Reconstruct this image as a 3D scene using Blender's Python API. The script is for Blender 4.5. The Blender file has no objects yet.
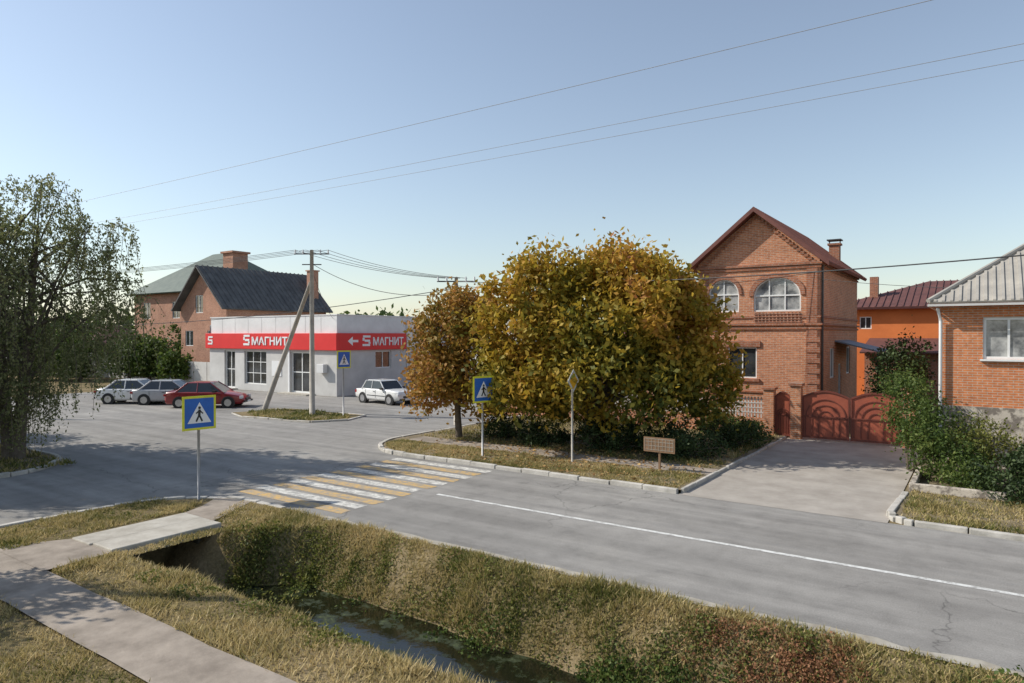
import bpy, bmesh, math, random
import numpy as np
from mathutils import Vector, Matrix
random.seed(7); rng=np.random.default_rng(7)
scene=bpy.context.scene
scene.view_settings.view_transform='Standard'
scene.view_settings.look='None'
scene.view_settings.exposure=0
R2=(.824,.566); F2=(-.566,.824)   # right / forward unit vectors of the viewpoint on the ground
COL=scene.collection

# ---------------------------------------------------------------- materials
def newmat(name):
    m=bpy.data.materials.new(name); m.use_nodes=True
    nt=m.node_tree; b=nt.nodes['Principled BSDF']
    return m,nt,b
def N(nt,t,**k):
    n=nt.nodes.new(t)
    for a,v in k.items(): setattr(n,a,v)
    return n
def ramp(nt,fac,stops):
    r=N(nt,'ShaderNodeValToRGB'); e=r.color_ramp.elements
    while len(e)<len(stops): e.new(.5)
    for i,(p,c) in enumerate(stops):
        e[i].position=p; e[i].color=(c[0],c[1],c[2],1) if not isinstance(c,(int,float)) else (c,c,c,1)
    nt.links.new(fac,r.inputs[0]); return r
def noise(nt,vec,scale,detail=4,rough=.6):
    n=N(nt,'ShaderNodeTexNoise'); n.inputs['Scale'].default_value=scale
    n.inputs['Detail'].default_value=detail; n.inputs['Roughness'].default_value=rough
    if vec is not None: nt.links.new(vec,n.inputs['Vector'])
    return n
def mixc(nt,fac,a,b,mode='MIX'):
    m=N(nt,'ShaderNodeMix',data_type='RGBA',blend_type=mode)
    for s,v in ((0,fac),(6,a),(7,b)):
        if hasattr(v,'links') or hasattr(v,'is_linked'): nt.links.new(v,m.inputs[s])
        elif isinstance(v,(int,float)): m.inputs[s].default_value=v if s==0 else (v,v,v,1)
        else: m.inputs[s].default_value=(v[0],v[1],v[2],1)
    return m.outputs[2]
def coord(nt): return N(nt,'ShaderNodeTexCoord').outputs['Object']
def bump(nt,b,h,strength,dist=.02):
    n=N(nt,'ShaderNodeBump'); n.inputs['Strength'].default_value=strength; n.inputs['Distance'].default_value=dist
    nt.links.new(h,n.inputs['Height']); nt.links.new(n.outputs[0],b.inputs['Normal'])
def pm(name,c1,c2=None,scale=3,rough=.8,bmp=0,metal=0,spec=.5,lo=.35,hi=.65,coat=0):
    m,nt,b=newmat(name)
    if c2 is None: c2=tuple(x*.8 for x in c1)
    co=coord(nt); n=noise(nt,co,scale,6,.65)
    r=ramp(nt,n.outputs[0],[(lo,c1),(hi,c2)])
    nt.links.new(r.outputs[0],b.inputs['Base Color'])
    b.inputs['Roughness'].default_value=rough; b.inputs['Metallic'].default_value=metal
    b.inputs['Specular IOR Level'].default_value=spec; b.inputs['Coat Weight'].default_value=coat
    if bmp: 
        n2=noise(nt,co,scale*6,4); bump(nt,b,n2.outputs[0],bmp)
    return m
def brickmat(name,c1,c2,mortar,bw=.26,bh=.078,ms=.012,stain=.35):
    m,nt,b=newmat(name); co=coord(nt)
    s=N(nt,'ShaderNodeSeparateXYZ'); nt.links.new(co,s.inputs[0])
    a=N(nt,'ShaderNodeMath',operation='ADD'); nt.links.new(s.outputs[0],a.inputs[0]); nt.links.new(s.outputs[1],a.inputs[1])
    c=N(nt,'ShaderNodeCombineXYZ'); nt.links.new(a.outputs[0],c.inputs[0]); nt.links.new(s.outputs[2],c.inputs[1])
    t=N(nt,'ShaderNodeTexBrick'); nt.links.new(c.outputs[0],t.inputs['Vector'])
    t.inputs['Scale'].default_value=1; t.inputs['Brick Width'].default_value=bw; t.inputs['Row Height'].default_value=bh
    t.inputs['Mortar Size'].default_value=ms; t.inputs['Mortar Smooth'].default_value=.3
    t.inputs['Color1'].default_value=(*c1,1); t.inputs['Color2'].default_value=(*c2,1); t.inputs['Mortar'].default_value=(*mortar,1)
    n=noise(nt,co,.9,6,.7); r=ramp(nt,n.outputs[0],[(.3,1-stain),(.7,1.0)])
    o=mixc(nt,1.0,t.outputs[0],r.outputs[0],'MULTIPLY')
    n3=noise(nt,c.outputs[0],7,3); r3=ramp(nt,n3.outputs[0],[(.3,.75),(.7,1.1)])
    o=mixc(nt,1.0,o,r3.outputs[0],'MULTIPLY')
    nt.links.new(o,b.inputs['Base Color']); b.inputs['Roughness'].default_value=.9
    b.inputs['Specular IOR Level'].default_value=.2
    bump(nt,b,t.outputs['Fac'],-.4,.01)
    return m
def leafmat(name,stops,trans=.35,rough=.6):
    m,nt,b=newmat(name)
    a=N(nt,'ShaderNodeAttribute',attribute_name='tint')
    r=ramp(nt,a.outputs['Fac'],stops)
    nt.links.new(r.outputs[0],b.inputs['Base Color']); b.inputs['Roughness'].default_value=rough
    b.inputs['Specular IOR Level'].default_value=.3
    t=N(nt,'ShaderNodeBsdfTranslucent'); nt.links.new(r.outputs[0],t.inputs[0])
    mx=N(nt,'ShaderNodeMixShader'); mx.inputs[0].default_value=trans
    nt.links.new(b.outputs[0],mx.inputs[1]); nt.links.new(t.outputs[0],mx.inputs[2])
    nt.links.new(mx.outputs[0],nt.nodes['Material Output'].inputs[0])
    return m
def asphalt(name,base=.17,cracks=True):
    m,nt,b=newmat(name); co=coord(nt)
    n1=noise(nt,co,.22,6,.65); r1=ramp(nt,n1.outputs[0],[(.3,(base*.8,base*.76,base*.70)),(.55,(base,base*.955,base*.885)),(.7,(base*1.2,base*1.14,base*1.04))])
    n2=noise(nt,co,40,3,.7); r2=ramp(nt,n2.outputs[0],[(.3,.8),(.7,1.2)])
    o=mixc(nt,1.0,r1.outputs[0],r2.outputs[0],'MULTIPLY')
    mp=N(nt,'ShaderNodeMapping'); mp.inputs['Scale'].default_value=(.04,1.3,1); nt.links.new(co,mp.inputs[0])
    n3=noise(nt,mp.outputs[0],1.2,4,.6); r3=ramp(nt,n3.outputs[0],[(.35,.84),(.65,1.12)])
    o=mixc(nt,1.0,o,r3.outputs[0],'MULTIPLY')
    n4=noise(nt,co,1.6,5,.7); r4=ramp(nt,n4.outputs[0],[(.33,.84),(.5,1.0),(.72,1.1)])
    o=mixc(nt,1.0,o,r4.outputs[0],'MULTIPLY')
    if cracks:
        nd=noise(nt,co,1.2,4,.6); ad=N(nt,'ShaderNodeVectorMath',operation='ADD'); 
        nt.links.new(co,ad.inputs[0]); nt.links.new(nd.outputs[1],ad.inputs[1])
        v=N(nt,'ShaderNodeTexVoronoi',feature='DISTANCE_TO_EDGE'); v.inputs['Scale'].default_value=.22
        nt.links.new(ad.outputs[0],v.inputs['Vector'])
        rc=ramp(nt,v.outputs['Distance'],[(.0,.55),(.005,1.0)])
        nm=noise(nt,co,.15,2); rm=ramp(nt,nm.outputs[0],[(.48,0.0),(.56,1.0)])
        cc=mixc(nt,rm.outputs[0],(1,1,1),rc.outputs[0])
        o=mixc(nt,1.0,o,cc,'MULTIPLY')
    nt.links.new(o,b.inputs['Base Color']); b.inputs['Roughness'].default_value=.88
    b.inputs['Specular IOR Level'].default_value=.3
    bump(nt,b,n2.outputs[0],.25,.01)
    return m
def paint(name,c,under=(.15,.145,.14),wear=.5):
    m,nt,b=newmat(name); co=coord(nt)
    n=noise(nt,co,5,9,.8); r=ramp(nt,n.outputs[0],[(wear-.1,0.0),(wear+.1,1.0)])
    o=mixc(nt,r.outputs[0],under,c)
    nt.links.new(o,b.inputs['Base Color']); b.inputs['Roughness'].default_value=.75
    return m

M={}
AB=.27; UN=(AB,AB*.955,AB*.885)
M['asphalt']=asphalt('asphalt_mat',AB)
M['concrete']=pm('concrete_mat',(.34,.31,.26),(.48,.45,.39),2.2,.9,.3)
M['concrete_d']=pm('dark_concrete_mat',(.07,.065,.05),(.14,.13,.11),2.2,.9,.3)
M['drive']=pm('drive_mat',(.29,.26,.225),(.40,.365,.32),1.1,.9,.3)
M['kerb']=pm('kerb_mat',(.36,.34,.30),(.55,.52,.47),2.5,.9,.3)
M['path']=pm('path_mat',(.21,.175,.14),(.36,.305,.25),1.6,.92,.4)
M['white_line']=paint('white_line_mat',(.68,.68,.65),UN,.44)
M['yellow_line']=paint('yellow_line_mat',(.60,.38,.12),UN,.49)
M['white_bar']=paint('white_bar_mat',(.68,.66,.6),UN,.49)
M['edge']=pm('edge_mat',(.28,.25,.20),(.42,.39,.33),3,.9)
def groundmat():
    m,nt,b=newmat('ground_mat'); co=coord(nt)
    n1=noise(nt,co,.6,6,.65); r1=ramp(nt,n1.outputs[0],[(.3,(.13,.11,.05)),(.5,(.22,.17,.09)),(.72,(.32,.25,.15))])
    n2=noise(nt,co,14,5,.7); r2=ramp(nt,n2.outputs[0],[(.3,.55),(.7,1.2)])
    o=mixc(nt,1.0,r1.outputs[0],r2.outputs[0],'MULTIPLY')
    nt.links.new(o,b.inputs['Base Color']); b.inputs['Roughness'].default_value=.95
    b.inputs['Specular IOR Level'].default_value=.1
    bump(nt,b,n2.outputs[0],.6,.05); return m
M['ground']=groundmat()
M['soil']=pm('soil_mat',(.12,.095,.055),(.24,.19,.115),2,.95,.5)
M['brick']=brickmat('brick_mat',(.66,.27,.13),(.50,.185,.09),(.56,.43,.33),stain=.25)
M['brick_trim']=brickmat('brick_trim_mat',(.46,.17,.085),(.37,.13,.065),(.42,.31,.25))
M['brick_far']=brickmat('brick_far_mat',(.56,.27,.17),(.48,.21,.13),(.5,.38,.3))
M['brick_orange']=brickmat('brick_orange_mat',(.68,.24,.09),(.60,.195,.075),(.55,.42,.32),stain=.15)
M['stone']=pm('stone_mat',(.20,.17,.14),(.52,.46,.38),3.5,.9,.5,lo=.45,hi=.55)
M['white']=pm('white_frame_mat',(.78,.78,.76),(.70,.70,.68),2,.5)
M['plaster']=pm('plaster_mat',(.58,.57,.55),(.48,.47,.45),.8,.9)
M['plaster_white']=pm('plaster_white_mat',(.74,.74,.73),(.64,.64,.63),.8,.85)
M['red']=pm('red_panel_mat',(.70,.02,.02),(.62,.015,.015),.7,.45)
M['gate']=pm('gate_mat',(.36,.095,.05),(.27,.07,.04),2,.5)
M['gate_d']=pm('gate_dark_mat',(.18,.045,.028),(.13,.035,.022),2,.5)
M['slate']=pm('slate_mat',(.07,.07,.072),(.12,.12,.12),1.2,.9)
M['slate_light']=pm('slate_light_mat',(.42,.39,.34),(.30,.28,.25),1.5,.9)
M['roof_red']=pm('roof_red_mat',(.12,.04,.03),(.17,.06,.045),1.5,.7)
M['roof_dark']=pm('roof_dark_mat',(.10,.04,.035),(.15,.06,.05),1.5,.7)
M['roof_green']=pm('roof_green_mat',(.06,.09,.075),(.10,.13,.105),1.5,.7)
M['orange']=pm('orange_plaster_mat',(.66,.19,.05),(.56,.155,.04),.8,.85)
M['dark']=pm('dark_metal_mat',(.03,.03,.03),(.05,.05,.05),2,.5)
M['cable']=pm('aluminium_cable_mat',(.34,.34,.34),(.28,.28,.28),2,.5)
M['grey_metal']=pm('grey_metal_mat',(.34,.34,.34),(.26,.26,.26),3,.45,metal=.5)
M['wood']=pm('weathered_pole_mat',(.50,.46,.40),(.36,.33,.29),2.5,.9,.3)
M['bark']=pm('bark_mat',(.09,.07,.05),(.16,.13,.10),6,.95,.6)
M['tyre']=pm('tyre_mat',(.02,.02,.02),(.03,.03,.03),5,.85)
M['hub']=pm('hub_mat',(.55,.55,.56),(.4,.4,.4),5,.3,metal=.8)
M['lamp_red']=pm('tail_lamp_mat',(.35,.01,.01),None,5,.2)
M['lamp_clear']=pm('head_lamp_mat',(.7,.7,.72),None,5,.1)
M['sign_blue']=pm('sign_blue_mat',(.01,.13,.5),(.01,.10,.42),3,.4)
M['sign_yellow']=pm('sign_yellow_mat',(.72,.72,.04),(.62,.60,.04),3,.45)
M['sign_white']=pm('sign_white_mat',(.8,.8,.8),(.74,.74,.74),3,.4)
M['sign_black']=pm('sign_black_mat',(.015,.015,.015),None,3,.4)
M['sign_amber']=pm('sign_amber_mat',(.7,.38,.02),(.6,.32,.02),3,.45)
M['brown_board']=pm('brown_board_mat',(.26,.15,.08),(.18,.11,.06),8,.7)
M['awning']=pm('awning_mat',(.16,.19,.24),(.11,.135,.17),2,.5)
def glassmat(name,c1,c2,sc=1.2):
    m=pm(name,c1,c2,sc,.06,spec=.9); return m
M['glass']=glassmat('window_glass_mat',(.015,.018,.02),(.06,.065,.07))
M['glass_curtain']=glassmat('curtained_glass_mat',(.10,.11,.12),(.55,.55,.53),1.4)
M['car_glass']=glassmat('car_glass_mat',(.01,.012,.014),(.02,.022,.024))
def watermat():
    m,nt,b=newmat('ditch_water_mat'); co=coord(nt)
    n=noise(nt,co,2.2,6,.75); r=ramp(nt,n.outputs[0],[(.5,(.008,.009,.005)),(.62,(.03,.04,.014)),(.70,(.10,.13,.04))])
    nt.links.new(r.outputs[0],b.inputs['Base Color'])
    rr=ramp(nt,n.outputs[0],[(.52,.06),(.62,.7)]); nt.links.new(rr.outputs[0],b.inputs['Roughness'])
    n2=noise(nt,co,6,3); bump(nt,b,n2.outputs[0],.15,.02); return m
M['water']=watermat()
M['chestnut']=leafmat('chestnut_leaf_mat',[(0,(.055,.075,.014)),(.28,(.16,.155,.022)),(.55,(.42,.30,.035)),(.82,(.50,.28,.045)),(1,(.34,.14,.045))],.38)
M['chestnut_b']=leafmat('rust_leaf_mat',[(0,(.08,.09,.02)),(.35,(.28,.19,.035)),(.7,(.46,.24,.055)),(1,(.32,.13,.05))],.35)
M['willow']=leafmat('birch_leaf_mat',[(0,(.08,.105,.035)),(.5,(.20,.215,.085)),(1,(.40,.39,.21))],.4)
M['green']=leafmat('green_leaf_mat',[(0,(.03,.055,.012)),(.5,(.08,.125,.025)),(1,(.18,.21,.05))])
M['darkgreen']=leafmat('dark_leaf_mat',[(0,(.015,.03,.01)),(.5,(.04,.065,.02)),(1,(.08,.12,.035))],.2)
M['yellowgreen']=leafmat('yellowgreen_leaf_mat',[(0,(.06,.08,.018)),(.5,(.15,.17,.035)),(1,(.30,.27,.08))])
M['grass']=leafmat('grass_mat',[(0,(.06,.085,.018)),(.33,(.16,.165,.04)),(.60,(.40,.32,.13)),(1,(.60,.48,.25))],.35)
M['redweed']=leafmat('red_weed_mat',[(0,(.12,.10,.03)),(.45,(.30,.14,.07)),(1,(.42,.22,.12))])
M['litter']=leafmat('leaf_litter_mat',[(0,(.16,.09,.03)),(.5,(.34,.19,.07)),(1,(.50,.33,.12))],.1)
def carmat(name,c):
    m,nt,b=newmat(name); b.inputs['Roughness'].default_value=.35
    b.inputs['Coat Weight'].default_value=.7; b.inputs['Coat Roughness'].default_value=.05
    n=noise(nt,coord(nt),3,4); r=ramp(nt,n.outputs[0],[(.3,tuple(x*.85 for x in c)),(.7,c)]); nt.links.new(r.outputs[0],b.inputs['Base Color'])
    return m

# ---------------------------------------------------------------- mesh builder
def empty(name,loc=(0,0,0),rot=0):
    e=bpy.data.objects.new(name,None); e.location=loc; e.rotation_euler=(0,0,rot); e.empty_display_size=.3
    COL.objects.link(e); return e
class MB:
    def __init__(s): s.v=[]; s.f=[]
    def poly(s,pts):
        n=len(s.v); s.v+=[tuple(p) for p in pts]; s.f.append(tuple(range(n,n+len(pts))))
    def hexa(s,c):
        n=len(s.v); s.v+=[tuple(p) for p in c]
        for q in ((0,3,2,1),(4,5,6,7),(0,1,5,4),(1,2,6,5),(2,3,7,6),(3,0,4,7)): s.f.append(tuple(n+i for i in q))
    def box(s,x0,x1,y0,y1,z0,z1):
        s.hexa([(x0,y0,z0),(x1,y0,z0),(x1,y1,z0),(x0,y1,z0),(x0,y0,z1),(x1,y0,z1),(x1,y1,z1),(x0,y1,z1)])
    def tbox(s,T,a0,a1,d0,d1,z0,z1):
        s.hexa([T(a0,d0,z0),T(a1,d0,z0),T(a1,d1,z0),T(a0,d1,z0),T(a0,d0,z1),T(a1,d0,z1),T(a1,d1,z1),T(a0,d1,z1)])
    def slab(s,pts,t):
        a=[Vector(p) for p in pts]; nrm=(a[1]-a[0]).cross(a[2]-a[0]).normalized()
        if nrm.z<0: nrm=-nrm
        lo=[p-nrm*t for p in a]; n=len(a); k=len(s.v); s.v+=[tuple(p) for p in a+lo]
        s.f.append(tuple(range(k,k+n))); s.f.append(tuple(range(k+2*n-1,k+n-1,-1)))
        for i in range(n): j=(i+1)%n; s.f.append((k+i,k+j,k+n+j,k+n+i))
    def tube(s,pts,rad,n=8,cap=True):
        pts=[Vector(p) for p in pts]; k=len(s.v)
        if not hasattr(rad,'__len__'): rad=[rad]*len(pts)
        for i,p in enumerate(pts):
            d=(pts[min(i+1,len(pts)-1)]-pts[max(i-1,0)]).normalized()
            a=Vector((0,0,1)) if abs(d.z)<.9 else Vector((1,0,0))
            u=d.cross(a).normalized(); w=d.cross(u)
            for j in range(n):
                t=2*math.pi*j/n; s.v.append(tuple(p+(u*math.cos(t)+w*math.sin(t))*rad[i]))
        for i in range(len(pts)-1):
            for j in range(n):
                a=k+i*n+j; b=k+i*n+(j+1)%n; s.f.append((a,b,b+n,a+n))
        if cap:
            s.f.append(tuple(range(k,k+n))); e=k+(len(pts)-1)*n; s.f.append(tuple(range(e+n-1,e-1,-1)))
    def build(s,name,mat,parent=None,smooth=False,local=False,bevel=0,tri=False):
        me=bpy.data.meshes.new(name); off=Vector((0,0,0))
        if parent is not None and not local: off=parent.location
        vs=[(x-off.x,y-off.y,z-off.z) for x,y,z in s.v]
        me.from_pydata(vs,[],s.f); me.update()
        if tri:
            bm=bmesh.new(); bm.from_mesh(me); bmesh.ops.triangulate(bm,faces=bm.faces); bm.to_mesh(me); bm.free()
        o=bpy.data.objects.new(name,me); COL.objects.link(o); me.materials.append(mat)
        if parent is not None: o.parent=parent
        if smooth:
            for p in me.polygons: p.use_smooth=True
        if bevel:
            b=o.modifiers.new('bevel','BEVEL'); b.width=bevel; b.segments=2; b.limit_method='ANGLE'
        return o
def dedupe(pts):
    o=[]
    for p in pts:
        if not o or math.hypot(p[0]-o[-1][0],p[1]-o[-1][1])>.02: o.append(p)
    return o
def sheet(name,pts,z,mat):
    m=MB(); m.poly([(x,y,z) for x,y in dedupe(pts)]); return m.build(name,mat,tri=True)
def ragged(x0,x1,y0,y1,step=.35,j=.06):
    n=int((x1-x0)/step); A=[(x0+(x1-x0)*i/n,y0+random.gauss(0,j)) for i in range(n+1)]; B=[(x0+(x1-x0)*i/n,y1+random.gauss(0,j)) for i in range(n,-1,-1)]
    return A+B
def arc(cx,cy,r,a0,a1,n=8):
    return [(cx+r*math.cos(math.radians(a0+(a1-a0)*i/n)),cy+r*math.sin(math.radians(a0+(a1-a0)*i/n))) for i in range(n+1)]
def TV(v0): return lambda a,d,z:(a,v0-d,z)      # wall facing the road (-v)
def TU(u0): return lambda a,d,z:(u0+d,a,z)      # wall facing +u
def arcpts(op,n=12):
    a0,a1,z1=op['a0'],op['a1'],op['z1']; h=op.get('arch',0); w=(a1-a0)/2; c=(a0+a1)/2
    return [(c-w*math.cos(math.pi*i/n), z1-h+h*math.sin(math.pi*i/n)) for i in range(n+1)]
def facade(m,T,a0,a1,z0,z1,ops,reveal=.14):
    A=sorted({a0,a1}|{o['a0'] for o in ops}|{o['a1'] for o in ops}); Z=sorted({z0,z1}|{o['z0'] for o in ops}|{o['z1'] for o in ops})
    for i in range(len(A)-1):
        for j in range(len(Z)-1):
            ca=(A[i]+A[i+1])/2; cz=(Z[j]+Z[j+1])/2
            if any(o['a0']<ca<o['a1'] and o['z0']<cz<o['z1'] for o in ops): continue
            m.poly([T(A[i],0,Z[j]),T(A[i+1],0,Z[j]),T(A[i+1],0,Z[j+1]),T(A[i],0,Z[j+1])])
    for o in ops:
        h=o.get('arch',0); zs=o['z1']-h; r=reveal
        for a in (o['a0'],o['a1']): m.poly([T(a,0,o['z0']),T(a,-r,o['z0']),T(a,-r,zs),T(a,0,zs)])
        m.poly([T(o['a0'],0,o['z0']),T(o['a1'],0,o['z0']),T(o['a1'],-r,o['z0']),T(o['a0'],-r,o['z0'])])
        if h:
            P=arcpts(o); n=len(P); half=n//2
            for i in range(n-1):
                (x0,y0),(x1,y1)=P[i],P[i+1]; cx=o['a0'] if i<half else o['a1']
                m.poly([T(x0,0,y0),T(x1,0,y1),T(cx,0,o['z1'])])
                m.poly([T(x0,0,y0),T(x1,0,y1),T(x1,-r,y1),T(x0,-r,y0)])
        else: m.poly([T(o['a0'],0,o['z1']),T(o['a1'],0,o['z1']),T(o['a1'],-r,o['z1']),T(o['a0'],-r,o['z1'])])
def window(fr,gl,T,o,nx=2,nz=1,fw=.06,d=-.10,tr=None):
    a0,a1,z0,z1=o['a0'],o['a1'],o['z0'],o['z1']; h=o.get('arch',0); zs=z1-h
    if h:
        P=arcpts(o); gl.poly([T(a0,d,z0)]+[T(x,d,y) for x,y in P]+[T(a1,d,z0)])
        c=(a0+a1)/2
        for i in range(len(P)-1):
            (x0,y0),(x1,y1)=P[i],P[i+1]
            q=lambda x,y:(c+(x-c)*(1-fw*2/(a1-a0)), zs+(y-zs)*(1-fw/h))
            i0,i1=q(x0,y0),q(x1,y1)
            fr.hexa([T(x0,d+.002,y0),T(x1,d+.002,y1),T(i1[0],d+.002,i1[1]),T(i0[0],d+.002,i0[1]),T(x0,d+.05,y0),T(x1,d+.05,y1),T(i1[0],d+.05,i1[1]),T(i0[0],d+.05,i0[1])])
        fr.tbox(T,a0+fw,a1-fw,d+.002,d+.045,zs-fw/2,zs+fw/2)
    else:
        gl.poly([T(a0,d,z0),T(a1,d,z0),T(a1,d,z1),T(a0,d,z1)])
        fr.tbox(T,a0+fw,a1-fw,d+.002,d+.05,z1-fw,z1)
    fr.tbox(T,a0,a0+fw,d+.002,d+.05,z0,zs if h else z1); fr.tbox(T,a1-fw,a1,d+.002,d+.05,z0,zs if h else z1)
    fr.tbox(T,a0+fw,a1-fw,d+.002,d+.05,z0,z0+fw)
    for i in range(1,nx):
        a=a0+(a1-a0)*i/nx; fr.tbox(T,a-fw*.4,a+fw*.4,d+.002,d+.04,z0+fw,(zs-fw/2) if h else z1-fw)
        if h and i*2==nx or (h and nx==3):
            t=(a-(a0+a1)/2)/((a1-a0)/2); fr.tbox(T,a-fw*.4,a+fw*.4,d+.002,d+.04,zs+fw/2,zs+(h-fw)*math.sqrt(max(0,1-t*t)))
    for j in range(1,nz):
        z=z0+(z1-z0)*j/nz; fr.tbox(T,a0+fw,a1-fw,d+.004,d+.036,z-fw*.35,z+fw*.35)

# ---------------------------------------------------------------- terrain
def sm(x,a,b):
    t=np.clip((x-a)/(b-a),0,1); return t*t*(3-2*t)
def nz_(x,y):
    return (np.sin(x*1.3+y*.7)+np.sin(x*.51-y*1.9+1.3)+np.sin(x*2.9+y*2.3+.5)*.5+np.sin(y*4.1-x*3.3)*.3)/2.8
def H(u,v):
    u=np.asarray(u,float); v=np.asarray(v,float)
    act=sm(u,-15.1,-14.7)
    w=.2*nz_(u*.6,v*0)+.07*nz_(u*2.3,v*1.5)
    fb=1.35*(1-sm(u,-13.6,-11.2))
    d=-1.15*(sm(v+w,6.35,7.6)-sm(v+w+fb,8.85,10.15))
    bmp=.06*nz_(u*1.3,v*1.3)*sm(v,5.6,6.4)*(1-sm(v,9.6,10.1))
    return d*act+bmp*act-.012
def axis(fine0,fine1,step,lo,hi):
    a=list(np.arange(fine0,fine1+1e-6,step)); s=step
    x=fine1
    while x<hi: s*=1.35; x+=s; a.append(x)
    s=step; x=fine0; b=[]
    while x>lo: s*=1.35; x-=s; b.append(x)
    return np.array(b[::-1]+a)
us=axis(-19,20,.15,-2500,2500); vs=axis(2,11,.12,-2500,2500)
U,V=np.meshgrid(us,vs,indexing='ij'); Z=H(U,V)
verts=np.stack([U.ravel(),V.ravel(),Z.ravel()],1); nu,nv=len(us),len(vs)
I,J=np.meshgrid(np.arange(nu-1),np.arange(nv-1),indexing='ij'); b0=(I*nv+J).ravel()
faces=np.stack([b0,b0+nv,b0+nv+1,b0+1],1)
me=bpy.data.meshes.new('ground'); me.from_pydata(verts.tolist(),[],faces.tolist()); 
for p in me.polygons: p.use_smooth=True
g=bpy.data.objects.new('ground',me); COL.objects.link(g); me.materials.append(M['ground'])

# ---------------------------------------------------------------- roads
out=[(160,10.5),(-14.8,10.5)]+arc(-14.8,7.7,2.8,90,180,8)+[(-17.6,-80),(-23.6,-80),(-23.6,7.7)]+arc(-26.4,7.7,2.8,0,90,8)+[(-200,10.5),(-200,17.3),(-54,17.3),(-54,31.3),(-35.9,31.3),(-35.9,80),(-19.4,80),(-19.4,20.2)]
out+=arc(-16.5,20.2,2.9,180,270,8)+[(160,17.3)]
sheet('asphalt_road',out,.0,M['asphalt'])
wb=MB(); yb=MB(); v=10.9; k=0
while v<17.0:
    (wb if k%2 else yb).poly([(-16.4+random.gauss(0,.05),v,.005),(-12.4+random.gauss(0,.05),v,.005),(-12.4+random.gauss(0,.05),v+.36,.005),(-16.4,v+.36,.005)]); v+=.52; k+=1
cw=empty('zebra_crossing',(-14.4,14,0)); wb.build('white_bars',M['white_bar'],cw); yb.build('yellow_bars',M['yellow_line'],cw)
ln=MB(); ln.poly([(-11.8,13.63,.005),(160,13.63,.005),(160,13.75,.005),(-11.8,13.75,.005)])
ln.build('road_centre_line',M['white_line'])
sheet('road_edge_strip',ragged(-13.5,40,10.36,10.58,.3,.035),.006,M['edge'])
def kerb(name,pts,w=.15,h=.12,z=0):
    pts=dedupe(pts)
    m=MB(); segs=[]
    for i in range(len(pts)-1):
        a=Vector(pts[i]); b=Vector(pts[i+1]); L=(b-a).length; n=max(1,int(round(L/1.0)))
        for j in range(n): segs.append((a.lerp(b,j/n),a.lerp(b,(j+1)/n)))
    for a,b in segs:
        d=(b-a); L=d.length; d/=L; q=Vector((-d.y,d.x)); a2=a+d*.012; b2=b-d*.012
        hh=h+random.uniform(-.025,.02); s=random.uniform(-.025,.025)
        c=[a2-q*(w/2-s),b2-q*(w/2-s),b2+q*(w/2+s),a2+q*(w/2+s)]
        m.hexa([(p.x,p.y,z-.1) for p in c]+[(p.x,p.y,z+hh) for p in c])
    return m.build(name,M['kerb'],bevel=.018)
kerb('kerb_stones',[(-19.3,60),(-19.3,20.2)]+arc(-16.5,20.2,2.8,180,270,8)+[(-6.6,17.38)])
kerb('kerb_stones',[(-1.6,20.5)]+[(-1.7,17.9)]+arc(-1.2,17.9,.5,180,270,4)+[(60,17.38)])
kerb('kerb_stones',[(-13.8,10.42),(-14.8,10.42)]+arc(-14.8,7.7,2.72,90,180,8)+[(-17.52,-20)],h=.07)
kerb('kerb_stones',[(-23.7,-20),(-23.7,7.7)]+arc(-26.4,7.7,2.7,0,90,8)+[(-60,10.4)])
kerb('kerb_stones',[(-6.53,17.5),(-6.53,29)],w=.1,h=.1)
vg=[(-19.23,60),(-19.23,20.2)]+arc(-16.5,20.2,2.73,180,270,8)+[(-6.56,17.46),(-6.56,29.2),(-11,60)]
sheet('grass_verge',vg,.085,M['soil'])
sheet('footpath',ragged(-18.6,-6.6,19.7,20.8),.09,M['path'])
sheet('grass_verge',[(-1.62,29),(-1.62,17.9)]+arc(-1.2,17.9,.42,180,270,4)+[(60,17.46),(60,29)],.085,M['soil'])
sheet('concrete_driveway',[(-6.55,17.25),(-1.7,17.25),(-1.7,31),(-6.5,31)],.006,M['drive'])
sheet('grass_verge',[(-17.45,-20),(-17.45,7.7)]+arc(-14.8,7.7,2.65,180,90,8)+[(-13.8,10.35),(-13.8,9.6),(-15.3,9.3),(-15.3,6.0),(-15.6,-20)],.03,M['ground'])
sheet('grass_verge',[(-23.78,-20),(-23.78,7.7)]+arc(-26.4,7.7,2.62,0,90,8)+[(-60,10.32),(-60,-20)],.085,M['soil'])
sheet('footpath',ragged(-17.3,14,4.25,5.25,.8,.018),.036,M['path'])
sheet('footpath',[(-16.0,5.2),(-13.6,5.2),(-13.7,6.5),(-15.2,6.5)],.042,M['path'])
sheet('footpath',[(-15.3,8.7),(-14.1,8.7),(-14.6,9.6),(-15.0,10.34),(-16.2,10.2),(-15.6,9.4)],.045,M['path'])
gp=[(-33,21.6),(-31,20.9),(-26.5,21.5),(-25.6,23),(-26.3,24.8),(-32,24.6)]
sheet('grass_verge',gp,.06,M['ground'])
kerb('kerb_stones',gp+[gp[0]],h=.07)
br=empty('concrete_slab_bridge',(-14.3,7.6,0))
m=MB(); m.box(-15.25,-14.5,6.35,8.75,-.13,.075); m.box(-14.47,-13.7,6.4,8.7,-.13,.09); m.build('deck_slabs',M['concrete'],br,bevel=.02)
m=MB(); m.box(-15.2,-13.95,6.5,6.8,-1.3,-.14); m.box(-15.2,-13.95,8.3,8.55,-1.3,-.14); m.box(-15.15,-14.9,6.8,8.3,-1.3,-.15); m.build('abutments',M['concrete_d'],br,bevel=.02)
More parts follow.
